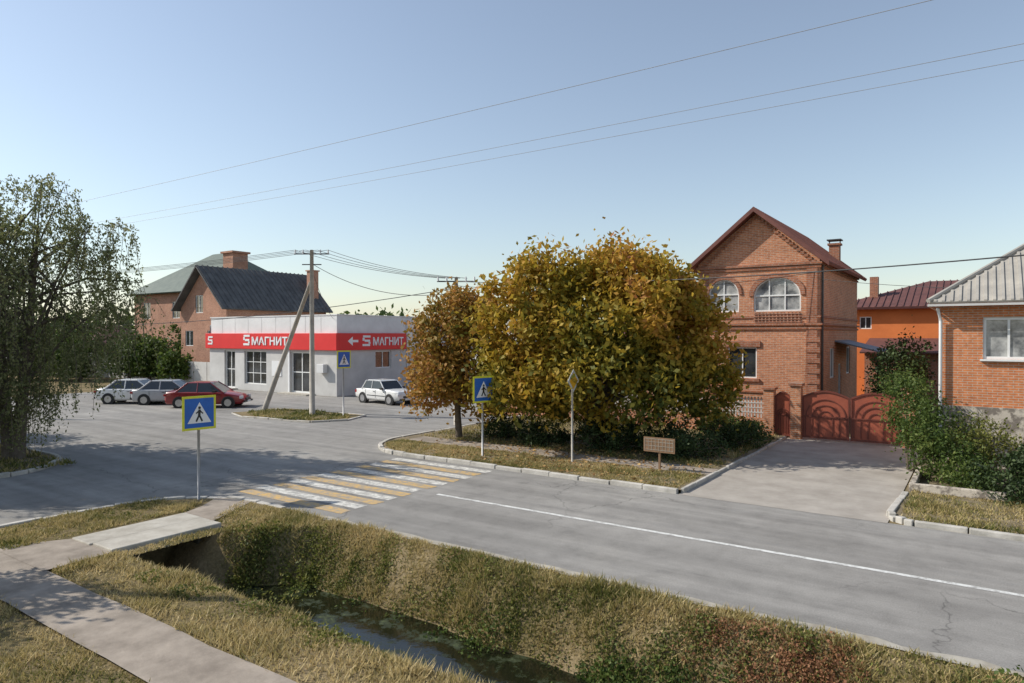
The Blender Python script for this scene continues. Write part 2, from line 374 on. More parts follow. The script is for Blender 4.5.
sheet('ditch_water',[(-15,6.2),(40,6.2),(40,10.2),(-15,10.2)],-1.0,M['water'])

# ---------------------------------------------------------------- foliage
def add_leaf_mesh(name,verts,nq,per,tint,mat,parent):
    me=bpy.data.meshes.new(name); n=len(verts)
    me.vertices.add(n); me.vertices.foreach_set('co',verts.astype(np.float32).ravel())
    me.loops.add(nq*per); me.loops.foreach_set('vertex_index',np.arange(nq*per,dtype=np.int32))
    me.polygons.add(nq); me.polygons.foreach_set('loop_start',np.arange(0,nq*per,per,dtype=np.int32))
    me.update(calc_edges=True)
    at=me.attributes.new('tint','FLOAT','FACE'); at.data.foreach_set('value',np.clip(tint,0,1).astype(np.float32))
    me.materials.append(mat); o=bpy.data.objects.new(name,me); COL.objects.link(o)
    if parent: o.parent=parent
    return o
def leaves(name,C,size,tint,mat,parent=None,aspect=.55,down=0,flat=False):
    n=len(C); a=rng.normal(size=(n,3)); a[:,2]-=down
    if flat: a[:,2]*=.15
    a/=np.linalg.norm(a,axis=1)[:,None]
    b=rng.normal(size=(n,3)); 
    if flat: b[:,2]*=.15
    b-=(b*a).sum(1)[:,None]*a; b/=np.linalg.norm(b,axis=1)[:,None]
    s=size*rng.uniform(.6,1.3,(n,1))
    off=np.array(parent.location) if parent is not None else 0
    C=C-off
    V4=np.stack([C-a*s*.5,C+b*s*aspect*.5-a*s*.05,C+a*s*.5,C-b*s*aspect*.5-a*s*.05],1).reshape(-1,3)
    return add_leaf_mesh(name,V4,n,4,tint,mat,parent)
def blob_points(lobes,nclump,per,sig,inner=.55):
    L=np.array(lobes,float); w=(L[:,3]*L[:,4]+L[:,4]*L[:,5]); w/=w.sum()
    k=rng.choice(len(L),nclump,p=w); d=rng.normal(size=(nclump,3)); d/=np.linalg.norm(d,axis=1)[:,None]
    r=inner+(1.04-inner)*rng.uniform(0,1,nclump)**.6
    C=L[k,:3]+d*L[k,3:]*r[:,None]
    ct=rng.uniform(0,1,nclump)
    P=np.repeat(C,per,0)+rng.normal(size=(nclump*per,3))*sig*np.repeat(rng.uniform(.6,1.3,nclump),per)[:,None]
    t=np.repeat(ct,per)
    return P,t,C
def tree(name,base,lobes_rf,nclump,per,sig,size,mat,tr=.2,bark='bark',fork=1.6,tintf=None,inner=.55,zmin=.4):
    e=empty(name,(base[0],base[1],0)); bx,by=base
    lobes=[(bx+R2[0]*r+F2[0]*f,by+R2[1]*r+F2[1]*f,z,a,b,c) for r,f,z,a,b,c in lobes_rf]
    P,t,C=blob_points(lobes,nclump,per,sig,inner)
    keep=P[:,2]>zmin; P=P[keep]; t=t[keep]
    tt=.5*t+.5*rng.uniform(0,1,len(t))
    if tintf: tt=tintf(P,tt)
    leaves('crown_leaves',P,size,tt,mat,e)
    m=MB(); top=Vector((bx+random.uniform(-.1,.1),by,fork)); b=Vector((bx,by,-.1))
    m.tube([b,b+Vector((0,0,.3)),b.lerp(top,.6),top],[tr*1.35,tr*1.05,tr*.95,tr*.9],10)
    for l in lobes:
        c=Vector(l[:3]); mid=top.lerp(c,.5)+Vector((random.uniform(-.3,.3),random.uniform(-.3,.3),.2))
        end=c+Vector((0,0,l[5]*.5)); m.tube([top-Vector((0,0,.2)),mid,c,end],[tr*.6,tr*.4,tr*.25,tr*.08],7)
        idx=rng.choice(len(C),8)
        for i in idx:
            q=Vector(C[i]); 
            if (q-c).length<max(l[3:])*1.3: m.tube([mid.lerp(c,random.uniform(.2,1)),c.lerp(q,.5)+Vector((0,0,.15)),q],[tr*.2,tr*.12,tr*.04],5)
    m.build('trunk_and_limbs',M[bark],e,smooth=True)
    return e
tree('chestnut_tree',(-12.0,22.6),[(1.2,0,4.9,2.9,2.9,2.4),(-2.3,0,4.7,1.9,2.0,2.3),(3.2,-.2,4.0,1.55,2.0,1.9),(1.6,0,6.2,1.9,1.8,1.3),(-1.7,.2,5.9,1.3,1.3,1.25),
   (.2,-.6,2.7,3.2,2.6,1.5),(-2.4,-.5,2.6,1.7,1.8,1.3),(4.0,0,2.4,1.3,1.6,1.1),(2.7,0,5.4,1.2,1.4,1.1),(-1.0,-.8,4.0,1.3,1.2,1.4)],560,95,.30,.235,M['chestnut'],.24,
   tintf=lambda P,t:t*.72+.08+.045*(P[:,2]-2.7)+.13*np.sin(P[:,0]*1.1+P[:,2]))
tree('chestnut_tree',(-17.3,21.4),[(.1,0,3.8,1.75,1.7,2.0),(-.7,0,2.5,1.4,1.4,1.5),(.9,0,2.5,1.5,1.4,1.5),(.4,0,4.9,1.2,1.2,1.0),(-.9,0,4.2,.9,.9,.9)],220,75,.25,.2,M['chestnut_b'],.14)
def birch(name,base,lobes_rf,ns,mat,tr=.2,lean=5,lmax=2.2):
    e=empty(name,(base[0],base[1],0)); bx,by=base
    lobes=[(bx+R2[0]*r+F2[0]*f,by+R2[1]*r+F2[1]*f,z,a,b,c) for r,f,z,a,b,c in lobes_rf]
    P,t,C=blob_points(lobes,ns,1,.1,.3)
    pts=[];tn=[];m2=MB()
    for i in range(len(C)):
        L=random.uniform(.6,lmax); d=Vector((random.gauss(0,.3),random.gauss(0,.3),0)); c=Vector(C[i]); n=int(26*L)
        for j in range(n):
            s=j/n; q=c+d*s+Vector((0,0,.3*s*(1-s)-L*s*s*.95)); pts.append((q.x+random.gauss(0,.06),q.y+random.gauss(0,.06),q.z+random.gauss(0,.05))); tn.append(t[i]*.5+random.random()*.5)
        if i%2==0: m2.tube([c+Vector((0,0,.0)),c+d*.5+Vector((0,0,-.1*L)),c+d+Vector((0,0,-L*.9))],[.012,.009,.005],3,False)
    pts=np.array(pts); tn=np.array(tn); k=pts[:,2]>.5
    leaves('hanging_leaves',pts[k],.115,tn[k],mat,e,.45,1.2); m2.build('twigs',M['bark'],e)
    m=MB()
    for k in range(2):
        ox=(k-.5)*.35; b=Vector((bx+R2[0]*ox*.6,by+R2[1]*ox*.6,-.1)); 
        tp=Vector((bx+R2[0]*ox*lean,by+R2[1]*ox*lean,8-abs(ox)))
        m.tube([b,b.lerp(tp,.2)+Vector((0,0,.2)),b.lerp(tp,.55)+Vector((random.gauss(0,.15),0,0)),tp],[tr,tr*.75,tr*.5,tr*.12],9)
        for l in lobes:
            for q_ in range(2):
                c=Vector(l[:3])+Vector((random.gauss(0,.5),random.gauss(0,.5),l[5]*random.uniform(0,.7))); s=b.lerp(tp,random.uniform(.3,.85)); m.tube([s,s.lerp(c,.5)+Vector((0,0,.4)),c],[tr*.28,tr*.16,tr*.05],6)
    m.build('trunks_and_limbs',M['bark'],e,smooth=True); return e
birch('weeping_birch_tree',(-26.5,9.3),[(.3,0,5.6,2.6,2.3,2.4),(.9,0,8.3,1.5,1.4,1.3),(-1.5,.5,7.2,2.0,1.8,1.8),(2.8,0,7.3,1.4,1.2,1.0),(3.3,0,5.4,1.2,1.2,.9),(-.5,0,3.4,2.4,2.0,1.6),(2.3,.2,4.1,1.2,1.1,1.0),(-3.2,0,5,2,2,2.5),(.2,0,2.4,1.6,1.5,1.1)],1450,M['willow'],.24)
birch('weeping_birch_tree',(-26.0,5.2),[(-.8,0,5.4,2.6,2.4,2.6),(-.5,0,7.6,1.8,1.5,1.4),(-2.0,0,3.6,1.8,2.0,1.6),(.4,0,4.4,1.3,1.3,1.5)],900,M['willow'],.2,2)
for (x,y,h,rr) in [(-28.0,5.7,9.8,2.7),(-31.0,7.6,10.2,3.0),(-30.2,2.6,9.0,2.6)]:  # dense trees added out of view to cast shadow over the junction
    tree('unseen_shadow_tree',(x,y),[(0,0,h*.58,rr,rr,h*.36),(.5,0,h*.8,rr*.65,rr*.6,h*.2),(-.6,.3,h*.42,rr*.9,rr*.8,h*.25),(.2,-.8,h*.55,rr*.8,rr*.6,h*.25)],230,60,.35,.30,M['green'],.24,inner=.3,zmin=1.6,fork=2.4)
tree('unseen_shadow_tree',(-16.1,2.2),[(0,0,2.8,1.4,1.4,1.3),(-.8,0,3.4,1.1,1.0,1.0)],90,60,.25,.16,M['green'],.08)  # small unseen tree added to throw shade on the near footpath
def bush(name,lobes,nclump,per,sig,size,mat,inner=.5):
    L0=lobes[0]; e=empty(name,(L0[0],L0[1],0)); P,t,C=blob_points(lobes,nclump,per,sig,inner); k=P[:,2]>.05; P=P[k]; t=t[k]
    leaves('foliage',P,size,.5*t+.5*rng.uniform(0,1,len(t)),mat,e)
    m=MB()
    for i in rng.choice(len(C),min(14,len(C)),replace=False):
        m.tube([(L0[0]+random.uniform(-.2,.2),L0[1]+random.uniform(-.2,.2),0),tuple((C[i]+np.array([L0[0],L0[1],.3]))/2),tuple(C[i])],[.03,.02,.008],5)
    m.build('stems',M['bark'],e); return e
for (x,y,r,h) in [(-15.8,22.6,.9,1.1),(-13.6,21.8,.8,.9),(-10.8,22.2,1.2,1.2),(-9.4,23.0,1.2,1.3),(-8.2,22.2,1.0,1.0),(-12.2,23.8,1.2,1.3),(-7.6,25.5,1.0,1.0)]:
    bush('juniper_bush',[(x,y,h*.45,r,r,h*.55),(x+.5,y+.3,h*.4,r*.7,r*.7,h*.5),(x-.4,y-.2,h*.5,r*.6,r*.6,h*.5)],60,50,.14,.11,M['darkgreen'])
for (x,y,r,h) in [(-9.0,28.2,.9,1.0),(-7.7,27.8,.8,.7)]:
    bush('hedge_shrub',[(x,y,h*.5,r,.6,h*.5)],60,50,.14,.1,M['green'])
bush('tall_shrub',[(-1.7,24.4,1.9,.75,.8,1.1),(-1.2,23.4,1.3,.75,.9,.9),(-2.0,25.2,2.4,.6,.6,.6),(-.9,22.6,.8,.7,.7,.7)],170,60,.16,.10,M['green'])
bush('yellow_shrub',[(-.3,23.4,.9,.7,.8,.6),(.4,23.9,1.0,.7,.6,.5),(-.1,24.3,1.3,.45,.5,.4)],80,50,.16,.09,M['yellowgreen'])
bush('juniper_bush',[(.9,21.4,.55,1.1,1.0,.6),(2.4,21.2,.6,1.2,1.0,.65),(1.8,22.2,.75,1.2,1.0,.7),(3.9,21.0,.6,1.1,1,.65)],280,60,.13,.10,M['darkgreen'])
bush('green_shrub',[(-.2,21.6,.4,.6,.6,.45),(-.3,22.2,.5,.5,.6,.5)],60,50,.13,.09,M['green'])

def grass(name,n,region,hmean,tintf,wid=.016,mask=None,zf=None):
    u=rng.uniform(region[0],region[1],n); v=rng.uniform(region[2],region[3],n)
    if mask is not None:
        k=mask(u,v); u=u[k]; v=v[k]; n=len(u)
    z=(zf(u,v) if zf else H(u,v))
    dens=.5+.5*nz_(u*1.9+1,v*2.1); k=rng.uniform(0,1,n)<.3+.8*dens; u=u[k]; v=v[k]; z=z[k]; n=len(u)
    h=hmean*rng.uniform(.35,1.6,n)*np.clip(1+.7*nz_(u*1.7,v*1.7)+.4*nz_(u*6.1,v*5.3),.25,3); th=rng.uniform(0,2*np.pi,n); ln_=rng.uniform(.2,1.2,n)*h
    B=np.stack([u,v,z-.01],1); T=B+np.stack([np.cos(th)*ln_,np.sin(th)*ln_,h],1)
    p=rng.uniform(0,2*np.pi,n); W=np.stack([np.cos(p),np.sin(p),0*p],1)*wid*rng.uniform(.5,1.3,(n,1))
    Vv=np.stack([B-W,B+W,T],1).reshape(-1,3)
    return add_leaf_mesh(name,Vv,n,3,tintf(u,v,n),M['grass'],None)
def patch(u,v,n,b=.5,s=.3): return b+s*nz_(u*.8+3,v*1.1)+.2*nz_(u*3.1,v*2.7)+.12*nz_(u*7.3,v*6.1)+rng.normal(0,.16,n)
grass('bank_grass',180000,(-13.4,14,8.4,10.42),.085,lambda u,v,n:patch(u,v,n,.64,.28),mask=lambda u,v:H(u,v)>-.99,wid=.014)
grass('bank_grass',70000,(-13.5,2,5.25,7.9),.075,lambda u,v,n:patch(u,v,n,.80,.22),mask=lambda u,v:~((u<-13.7)&(v>5.9))&(H(u,v)>-.96),wid=.014)
grass('lawn_grass',60000,(-14,-3,1.5,4.28),.06,lambda u,v,n:patch(u,v,n,.62,.3),wid=.013)
grass('verge_grass',48000,(-17.4,-13.2,5.3,10.3),.06,lambda u,v,n:patch(u,v,n,.62,.25),mask=lambda u,v:~((u>-15.5)&(u<-13.6)&(v<8.8)) & ~((u<-16.0)&(v>9.2)) & ~((np.abs(u+14.75+.7*(v-8.7))<.55)&(v>8.6)) & (u>-17.35),zf=lambda u,v:u*0+.03)
grass('verge_grass',50000,(-18.8,-6.7,17.5,19.7),.055,lambda u,v,n:patch(u,v,n,.62,.25),mask=lambda u,v:(np.hypot(u+16.5,v-20.2)<2.6)|(u>-16.5),zf=lambda u,v:u*0+.085)
grass('verge_grass',40000,(-18.9,-6.7,20.8,29),.08,lambda u,v,n:patch(u,v,n,.45,.25),zf=lambda u,v:u*0+.085,wid=.02)
grass('verge_grass',40000,(-1.5,10,17.5,21),.07,lambda u,v,n:patch(u,v,n,.6,.25),zf=lambda u,v:u*0+.085)
grass('verge_grass',9000,(-33,-25.5,21,24.8),.09,lambda u,v,n:patch(u,v,n,.35,.25),zf=lambda u,v:u*0+.06,wid=.03,mask=lambda u,v:(u+29.3)**2/12+(v-22.9)**2/3<1)
grass('verge_grass',20000,(-34,-23.9,2,10.2),.10,lambda u,v,n:patch(u,v,n,.45,.25),zf=lambda u,v:u*0+.085,wid=.03)
def weeds(name,n,cx,cy,rx,ry,size,mat,hh):
    ncl=max(12,n//200); r=np.sqrt(rng.uniform(0,1,ncl)); a=rng.uniform(0,2*np.pi,ncl)
    cu=cx+rx*r*np.cos(a); cv=cy+ry*r*np.sin(a); k=rng.integers(0,ncl,n); sz=rng.uniform(.08,.26,ncl)
    u=cu[k]+rng.normal(0,1,n)*sz[k]; v=np.clip(cv[k]+rng.normal(0,1,n)*sz[k],6.0,10.3)
    dd=np.hypot(u-cu[k],v-cv[k])/sz[k]
    z=H(u,v)+hh*rng.uniform(.1,1,n)*np.exp(-dd*dd*.4)*(sz[k]/.2); P=np.stack([u,v,z],1); P=P[(z>-1.0)]; n=len(P)
    return leaves(name,P,size,.5+.25*nz_(P[:,0]*2,P[:,1]*2)+rng.normal(0,.2,n),mat,None,.7)
weeds('red_weeds',5200,-2.3,9.7,1.15,.38,.045,M['redweed'],.22)
weeds('broadleaf_weeds',11000,-2.4,8.95,2.4,.4,.06,M['green'],.28)
weeds('broadleaf_weeds',3000,-2.2,9.7,1.3,.4,.05,M['yellowgreen'],.2)
weeds('broadleaf_weeds',7000,2.5,9.4,3,.8,.06,M['green'],.3)
weeds('broadleaf_weeds',6000,-11.9,8.7,1.0,.7,.06,M['yellowgreen'],.3)
weeds('broadleaf_weeds',6500,-6.5,8.9,5.5,.25,.055,M['green'],.24)
weeds('broadleaf_weeds',6000,-8,9.6,4.5,.5,.05,M['yellowgreen'],.15)
weeds('broadleaf_weeds',2500,-8.5,7.4,4.5,.25,.055,M['green'],.2)
weeds('broadleaf_weeds',2500,-10,6.5,3.5,.4,.05,M['yellowgreen'],.14)
n=2600; u=rng.normal(-11.5,3.0,n); v=rng.uniform(17.6,25,n); k=(u>-18.0)&(u<-6.8); u=u[k]; v=v[k]
leaves('fallen_leaves',np.stack([u,v,.12+rng.uniform(0,.02,len(u))],1),.11,rng.uniform(0,1,len(u)),M['litter'],None,.6,0,True)

# ---------------------------------------------------------------- main brick house
hb=empty('brick_house',(-8.3,36.5,0))
UL,UR,VF,VB=-11.0,-5.7,31.5,42.2; ZE=7.55; ZR=9.75; UM=(UL+UR)/2
w=MB(); T=TV(VF); TR=TU(UR)
ops=[dict(a0=-8.45,a1=-6.45,z0=5.25,z1=6.75,arch=.8),dict(a0=-10.5,a1=-9.1,z0=5.25,z1=6.75,arch=.7),dict(a0=-9.6,a1=-8.3,z0=2.25,z1=3.65)]
facade(w,T,UL,UR,0,ZE,ops)
w.poly([T(UL,0,ZE),T(UR,0,ZE),T(UM,0,ZR-.1)])
ops2=[dict(a0=34.0,a1=35.2,z0=2.2,z1=3.6),dict(a0=38.6,a1=39.8,z0=2.2,z1=3.6),dict(a0=36.2,a1=37.1,z0=.6,z1=2.8)]
facade(w,TR,VF,VB,0,ZE,ops2)
w.poly([(UL,VF,0),(UL,VB,0),(UL,VB,ZE),(UL,VF,ZE)]); w.poly([(UL,VB,0),(UR,VB,0),(UR,VB,ZE),(UM,VB,ZR-.1),(UL,VB,ZE)])
w.build('walls',M['brick'],hb)
fr=MB(); gl=MB(); glc=MB()
window(fr,glc,T,ops[0],3); window(fr,glc,T,ops[1],2); window(fr,gl,T,ops[2],2)
for o in ops2: window(fr,gl,TR,o,2)
fr.build('window_frames',M['white'],hb); gl.build('window_glass',M['glass'],hb); glc.build('arched_window_glass',M['glass_curtain'],hb)
t=MB()
for z,dd in ((4.45,.07),(4.62,.12),(7.1,.06),(7.25,.11),(4.95,.05)):
    t.tbox(T,UL-.05,UR+dd,.002,dd,z,z+.10); t.tbox(TR,VF+.003,VB,.002,dd,z+.001,z+.099)
for a in (UL+.25,UR-.3):
    for (z0,z1) in ((.0,4.44),(4.73,4.94),(5.06,7.09)): t.tbox(T,a-.22,a+.22,.002,.045,z0,z1)
for z in np.arange(.3,4.2,.45): t.tbox(T,UR-.5,UR+.03,.05,.075,z,z+.22)
for o in ops[:2]:
    P=arcpts(o,14); c=(o['a0']+o['a1'])/2; zs=o['z1']-o['arch']
    for i in range(len(P)-1):
        q=lambda p:(c+(p[0]-c)*1.2,zs+(p[1]-zs)*1.25)
        a,b=P[i],P[i+1]; A,B=q(a),q(b)
        t.hexa([T(a[0],.002,a[1]),T(b[0],.002,b[1]),T(B[0],.002,B[1]),T(A[0],.002,A[1]),T(a[0],.06,a[1]),T(b[0],.06,b[1]),T(B[0],.06,B[1]),T(A[0],.06,A[1])])
o=ops[2]; t.tbox(T,o['a0']-.15,o['a1']+.15,.002,.07,o['z1']+.02,o['z1']+.28); t.tbox(T,o['a0']-.12,o['a1']+.12,.002,.09,o['z0']-.14,o['z0']-.02)
for i in range(16):
    f=i/16; a=UL+.15+(UM-UL-.2)*f; z=ZE+(ZR-ZE)*f-.25
    t.tbox(T,a,a+.17,.002,.05,z,z+.12); t.tbox(T,2*UM-a-.17,2*UM-a,.002,.05,z,z+.12)
t.build('brick_cornices_and_arches',M['brick_trim'],hb)
lt=MB()
for i in range(13):
    a=-8.4+i*.155; lt.tbox(T,a,a+.04,.002,.06,4.76,5.2)
for z in (4.76,4.88,5.0,5.12): lt.tbox(T,-8.45,-6.45,.061,.08,z,z+.03)
lt.build('balcony_lattice',M['brick_far'],hb)
rf=MB(); ov=.45; sl=(ZR-ZE)/(UM-UL)
for s in (-1,1):
    e0=UM+s*(UM-UL+ov); ze=ZE-sl*ov+.1
    rf.slab([(e0,VF-.45,ze),(e0,VB+.3,ze),(UM,VB+.3,ZR+.1),(UM,VF-.45,ZR+.1)],.12)
    for k in range(30):
        v=VF-.4+k*(VB-VF+.6)/29; rf.hexa([(e0,v,ze+.0),(e0,v+.05,ze),(UM,v+.05,ZR+.1),(UM,v,ZR+.1),(e0,v,ze+.05),(e0,v+.05,ze+.05),(UM,v+.05,ZR+.15),(UM,v,ZR+.15)])
rf.build('gable_roof',M['roof_red'],hb)
bb=MB()
for s in (-1,1):
    e0=UM+s*(UM-UL+ov); ze=ZE-sl*ov+.09
    bb.hexa([(e0,VF-.49,ze-.16),(UM,VF-.49,ZR-.07),(UM,VF-.455,ZR-.07),(e0,VF-.455,ze-.16),(e0,VF-.49,ze+.05),(UM,VF-.49,ZR+.14),(UM,VF-.455,ZR+.14),(e0,VF-.455,ze+.05)])
bb.build('barge_boards',M['roof_red'],hb)
c=MB(); c.box(-6.75,-6.25,39.8,40.3,7.4,9.0); c.box(-6.82,-6.18,39.73,40.37,9.0,9.1); c.build('chimney',M['brick_trim'],hb)
c=MB(); c.box(-6.85,-6.15,39.7,40.4,9.25,9.31); c.box(-6.75,-6.7,39.8,39.85,9.1,9.25); c.box(-6.3,-6.25,40.25,40.3,9.1,9.25); c.build('chimney_cap',M['dark'],hb)
a=MB(); a.slab([(UR,35.2,3.95),(UR,39.4,3.95),(UR+1.9,39.4,3.45),(UR+1.9,35.2,3.45)],.06); a.build('side_awning',M['awning'],hb)
a=MB(); a.tube([(UR+1.8,35.3,0),(UR+1.8,35.3,3.42)],.04); a.tube([(UR+1.8,39.3,0),(UR+1.8,39.3,3.42)],.04); a.tube([(UR+.08,VF+.2,0),(UR+.08,VF+.2,7.2)],.05); a.build('awning_posts',M['dark'],hb)

VN=29.3; fe=empty('brick_fence',(-12,VN,0)); b=MB(); cp=MB(); lat=MB()
posts=[-22,-19.6,-17.2,-14.8,-12.3,-9.7,-7.2]
for p in posts: b.box(p-.2,p+.2,VN-.2,VN+.2,0,1.95); cp.box(p-.26,p+.26,VN-.26,VN+.26,1.95,2.04)
for i in range(len(posts)-1):
    x0,x1=posts[i]+.2,posts[i+1]-.2
    b.box(x0,x1,VN-.12,VN+.12,0,.75); b.box(x0,x1,VN-.12,VN+.12,1.62,1.8); cp.box(x0,x1,VN-.17,VN+.17,1.8,1.86)
    n=int((x1-x0)/.13)
    for k in range(n+1):
        x=x0+(x1-x0)*k/n; lat.box(x-.025,x+.025,VN-.03,VN+.03,.75,1.62)
    for z in (.95,1.15,1.35,1.5): lat.box(x0,x1,VN-.05,VN-.031,z,z+.04)
b.build('brick_posts_and_plinth',M['brick'],fe); cp.build('coping',M['brick_trim'],fe); lat.build('lattice',M['plaster'],fe)
gt=empty('metal_gate',(-4.4,VN,0)); p=MB(); q=MB(); r_=MB()
for x in (-6.15,-2.2): p.box(x-.2,x+.2,VN-.2,VN+.2,0,2.15); 
p.build('gate_posts',M['brick'],gt)
cp=MB(); 
for x in (-6.15,-2.2): cp.box(x-.26,x+.26,VN-.26,VN+.26,2.15,2.26)
cp.build('post_caps',M['brick_trim'],gt)
def leaf(x0,x1,zt,arch):
    n=14; T=TV(VN)
    top=[(x0+(x1-x0)*i/n, zt+arch*math.sin(math.pi*i/n)) for i in range(n+1)]
    q.poly([T(x0,0,.08)]+[T(x1,0,.08)]+[T(x,0,z) for x,z in reversed(top)])
    for i in range(n):
        (a,z),(a2,z2)=top[i],top[i+1]
        r_.hexa([T(a,.003,z-.07),T(a2,.003,z2-.07),T(a2,.04,z2-.07),T(a,.04,z-.07),T(a,.003,z),T(a2,.003,z2),T(a2,.04,z2),T(a,.04,z)])
    c=(x0+x1)/2; w=(x1-x0)/2
    for rr in (.86,.58,.3):
        for i in range(16):
            t0=math.pi*i/16; t1=math.pi*(i+1)/16; R=w*rr
            f=lambda t,R:(c-R*math.cos(t),.95+R*.95*math.sin(t))
            (a,z),(a2,z2),(A,Zz),(A2,Z2)=f(t0,R),f(t1,R),f(t0,R-.04),f(t1,R-.04)
            r_.hexa([T(a,.003,z),T(a2,.003,z2),T(A2,.003,Z2),T(A,.003,Zz),T(a,.03,z),T(a2,.03,z2),T(A2,.03,Z2),T(A,.03,Zz)])
        for s in (-1,1): r_.tbox(T,c+s*w*rr-.02,c+s*w*rr+.02,.003,.028,.2,.95)
    r_.tbox(T,x0,x1,.031,.05,.93,.98); r_.tbox(T,x0,x1,.003,.04,.08,.16)
    for x in (x0,x1-.06): r_.tbox(T,x,x+.06,.005,.045,.16,zt-.06)
leaf(-5.93,-4.2,1.75,.25); leaf(-4.17,-2.42,1.75,.25); leaf(-6.98,-6.37,1.7,.2)
q.build('gate_leaves',M['gate'],gt); r_.build('gate_ornament',M['gate_d'],gt)

# ---------------------------------------------------------------- right brick house
rh=empty('brick_bungalow',(4,30,0)); VR=25.9; a0=-1.05; T=TV(VR); w=MB()
o1=dict(a0=.05,a1=2.0,z0=3.45,z1=4.75); o2=dict(a0=4,a1=6,z0=3.45,z1=4.75)
facade(w,T,a0,10,1.95,5.3,[o1,o2]); w.poly([(a0,VR,1.95),(a0,36,1.95),(a0,36,5.3),(a0,VR,5.3)]); w.build('walls',M['brick_orange'],rh)
s=MB(); s.box(a0-.06,10,VR-.08,36,0,1.95); s.build('stone_plinth',M['stone'],rh)
fr=MB(); gl=MB(); window(fr,gl,T,o1,3,1,.08); window(fr,gl,T,o2,3,1,.08)
for o in (o1,o2): fr.tbox(T,o['a0']-.08,o['a1']+.08,.002,.12,o['z0']-.06,o['z0'])
fr.build('window_frames',M['white'],rh); gl.build('window_glass',M['glass_curtain'],rh)
rf=MB(); e0,e1,f0,f1=a0-.35,10.5,VR-.45,36.5; ze=5.25; zr=8.9; cx=(f1-f0)/2; hx=cx*.9
R0=(e0+hx,(f0+f1)/2,zr); R1=(e1-hx+.2,(f0+f1)/2,zr)
rf.slab([(e0,f0,ze),(e1,f0,ze),R1,R0],.06); rf.slab([(e0,f0,ze),R0,(e0,f1,ze)],.06); rf.slab([(e0,f1,ze),(e1,f1,ze),R1,R0],.06)
for k in range(46):
    x=e0+.15+k*.22; f=min(1,(x-e0-.1)/hx)
    if x>R1[0]: break
    if f<=0: continue
    rf.hexa([(x,f0,ze),(x+.08,f0,ze),(x+.08,f0+cx*f,ze+(zr-ze)*f),(x,f0+cx*f,ze+(zr-ze)*f),(x,f0,ze+.045),(x+.08,f0,ze+.045),(x+.08,f0+cx*f,ze+.045+(zr-ze)*f),(x,f0+cx*f,ze+.045+(zr-ze)*f)])
rf.build('hip_roof',M['slate_light'],rh)
m=MB(); m.tube([(e0,f0,ze+.03),(R0[0],R0[1],zr+.03)],.08,8); m.tube([(R0[0],R0[1],zr+.03),(R1[0],R1[1],zr+.03)],.08,8); m.build('ridge_caps',M['slate_light'],rh)
m=MB(); m.box(e0,e1,f0-.02,f0+.03,ze-.14,ze-.07); m.box(e0-.02,e0+.03,f0+.04,f1,ze-.14,ze-.07); m.build('fascia',M['plaster'],rh)
m=MB(); m.tube([(a0-.1,VR-.3,ze-.2),(a0-.02,VR-.12,ze-.6),(a0-.02,VR-.12,.3)],.05); m.build('downpipe',M['white'],rh)

oh=empty('orange_house',(0,55,0)); w=MB(); T=TV(50); oo=[dict(a0=-6.6,a1=-5.9,z0=4.6,z1=5.4)]
facade(w,T,-8,6,0,6.1,oo); w.poly([(-8,50,0),(-8,60,0),(-8,60,6.1),(-8,50,6.1)]); w.build('walls',M['orange'],oh)
fr=MB(); gl=MB(); [window(fr,gl,T,o,2) for o in oo]; fr.build('window_frames',M['white'],oh); gl.build('window_glass',M['glass'],oh)
rf=MB(); rf.slab([(-8.6,49.4,6.0),(6.6,49.4,6.0),(1,55,7.9),(-3,55,7.9)],.15); rf.slab([(-8.6,49.4,6.0),(-3,55,7.9),(-8.6,60.6,6.0)],.15); rf.slab([(6.6,49.4,6.0),(1,55,7.9),(6.6,60.6,6.0)],.15); rf.slab([(-8.6,60.6,6.0),(6.6,60.6,6.0),(1,55,7.9),(-3,55,7.9)],.15)
for k in range(38):
    x=-8.4+k*.39; f=min(1,(x+8.6)/5.6,(6.6-x)/5.6)
    if f>.02: rf.hexa([(x,49.4,6.0),(x+.06,49.4,6.0),(x+.06,49.4+5.6*f,6+1.9*f),(x,49.4+5.6*f,6+1.9*f),(x,49.4,6.06),(x+.06,49.4,6.06),(x+.06,49.4+5.6*f,6.06+1.9*f),(x,49.4+5.6*f,6.06+1.9*f)])
rf.build('hip_roof',M['roof_dark'],oh); m=MB(); m.box(-6.2,-5.7,51.5,52.0,6.3,8.1); m.build('chimney',M['brick_trim'],oh)
m=MB(); m.slab([(-6,45.5,3.2),(3,45.5,3.2),(3,49.9,4.0),(-6,49.9,4.0)],.1); m.build('porch_roof',M['roof_dark'],oh)
m=MB(); m.box(-5.8,3,46,49.9,0,3.15); m.build('porch_walls',M['brick_trim'],oh)
bush('garden_shrub',[(-3.0,33,2.6,.9,.9,1.1),(-2.4,34,3.2,.8,.9,1.0),(-3.2,34,1.4,1.0,.9,1.3)],120,50,.2,.15,M['darkgreen'])

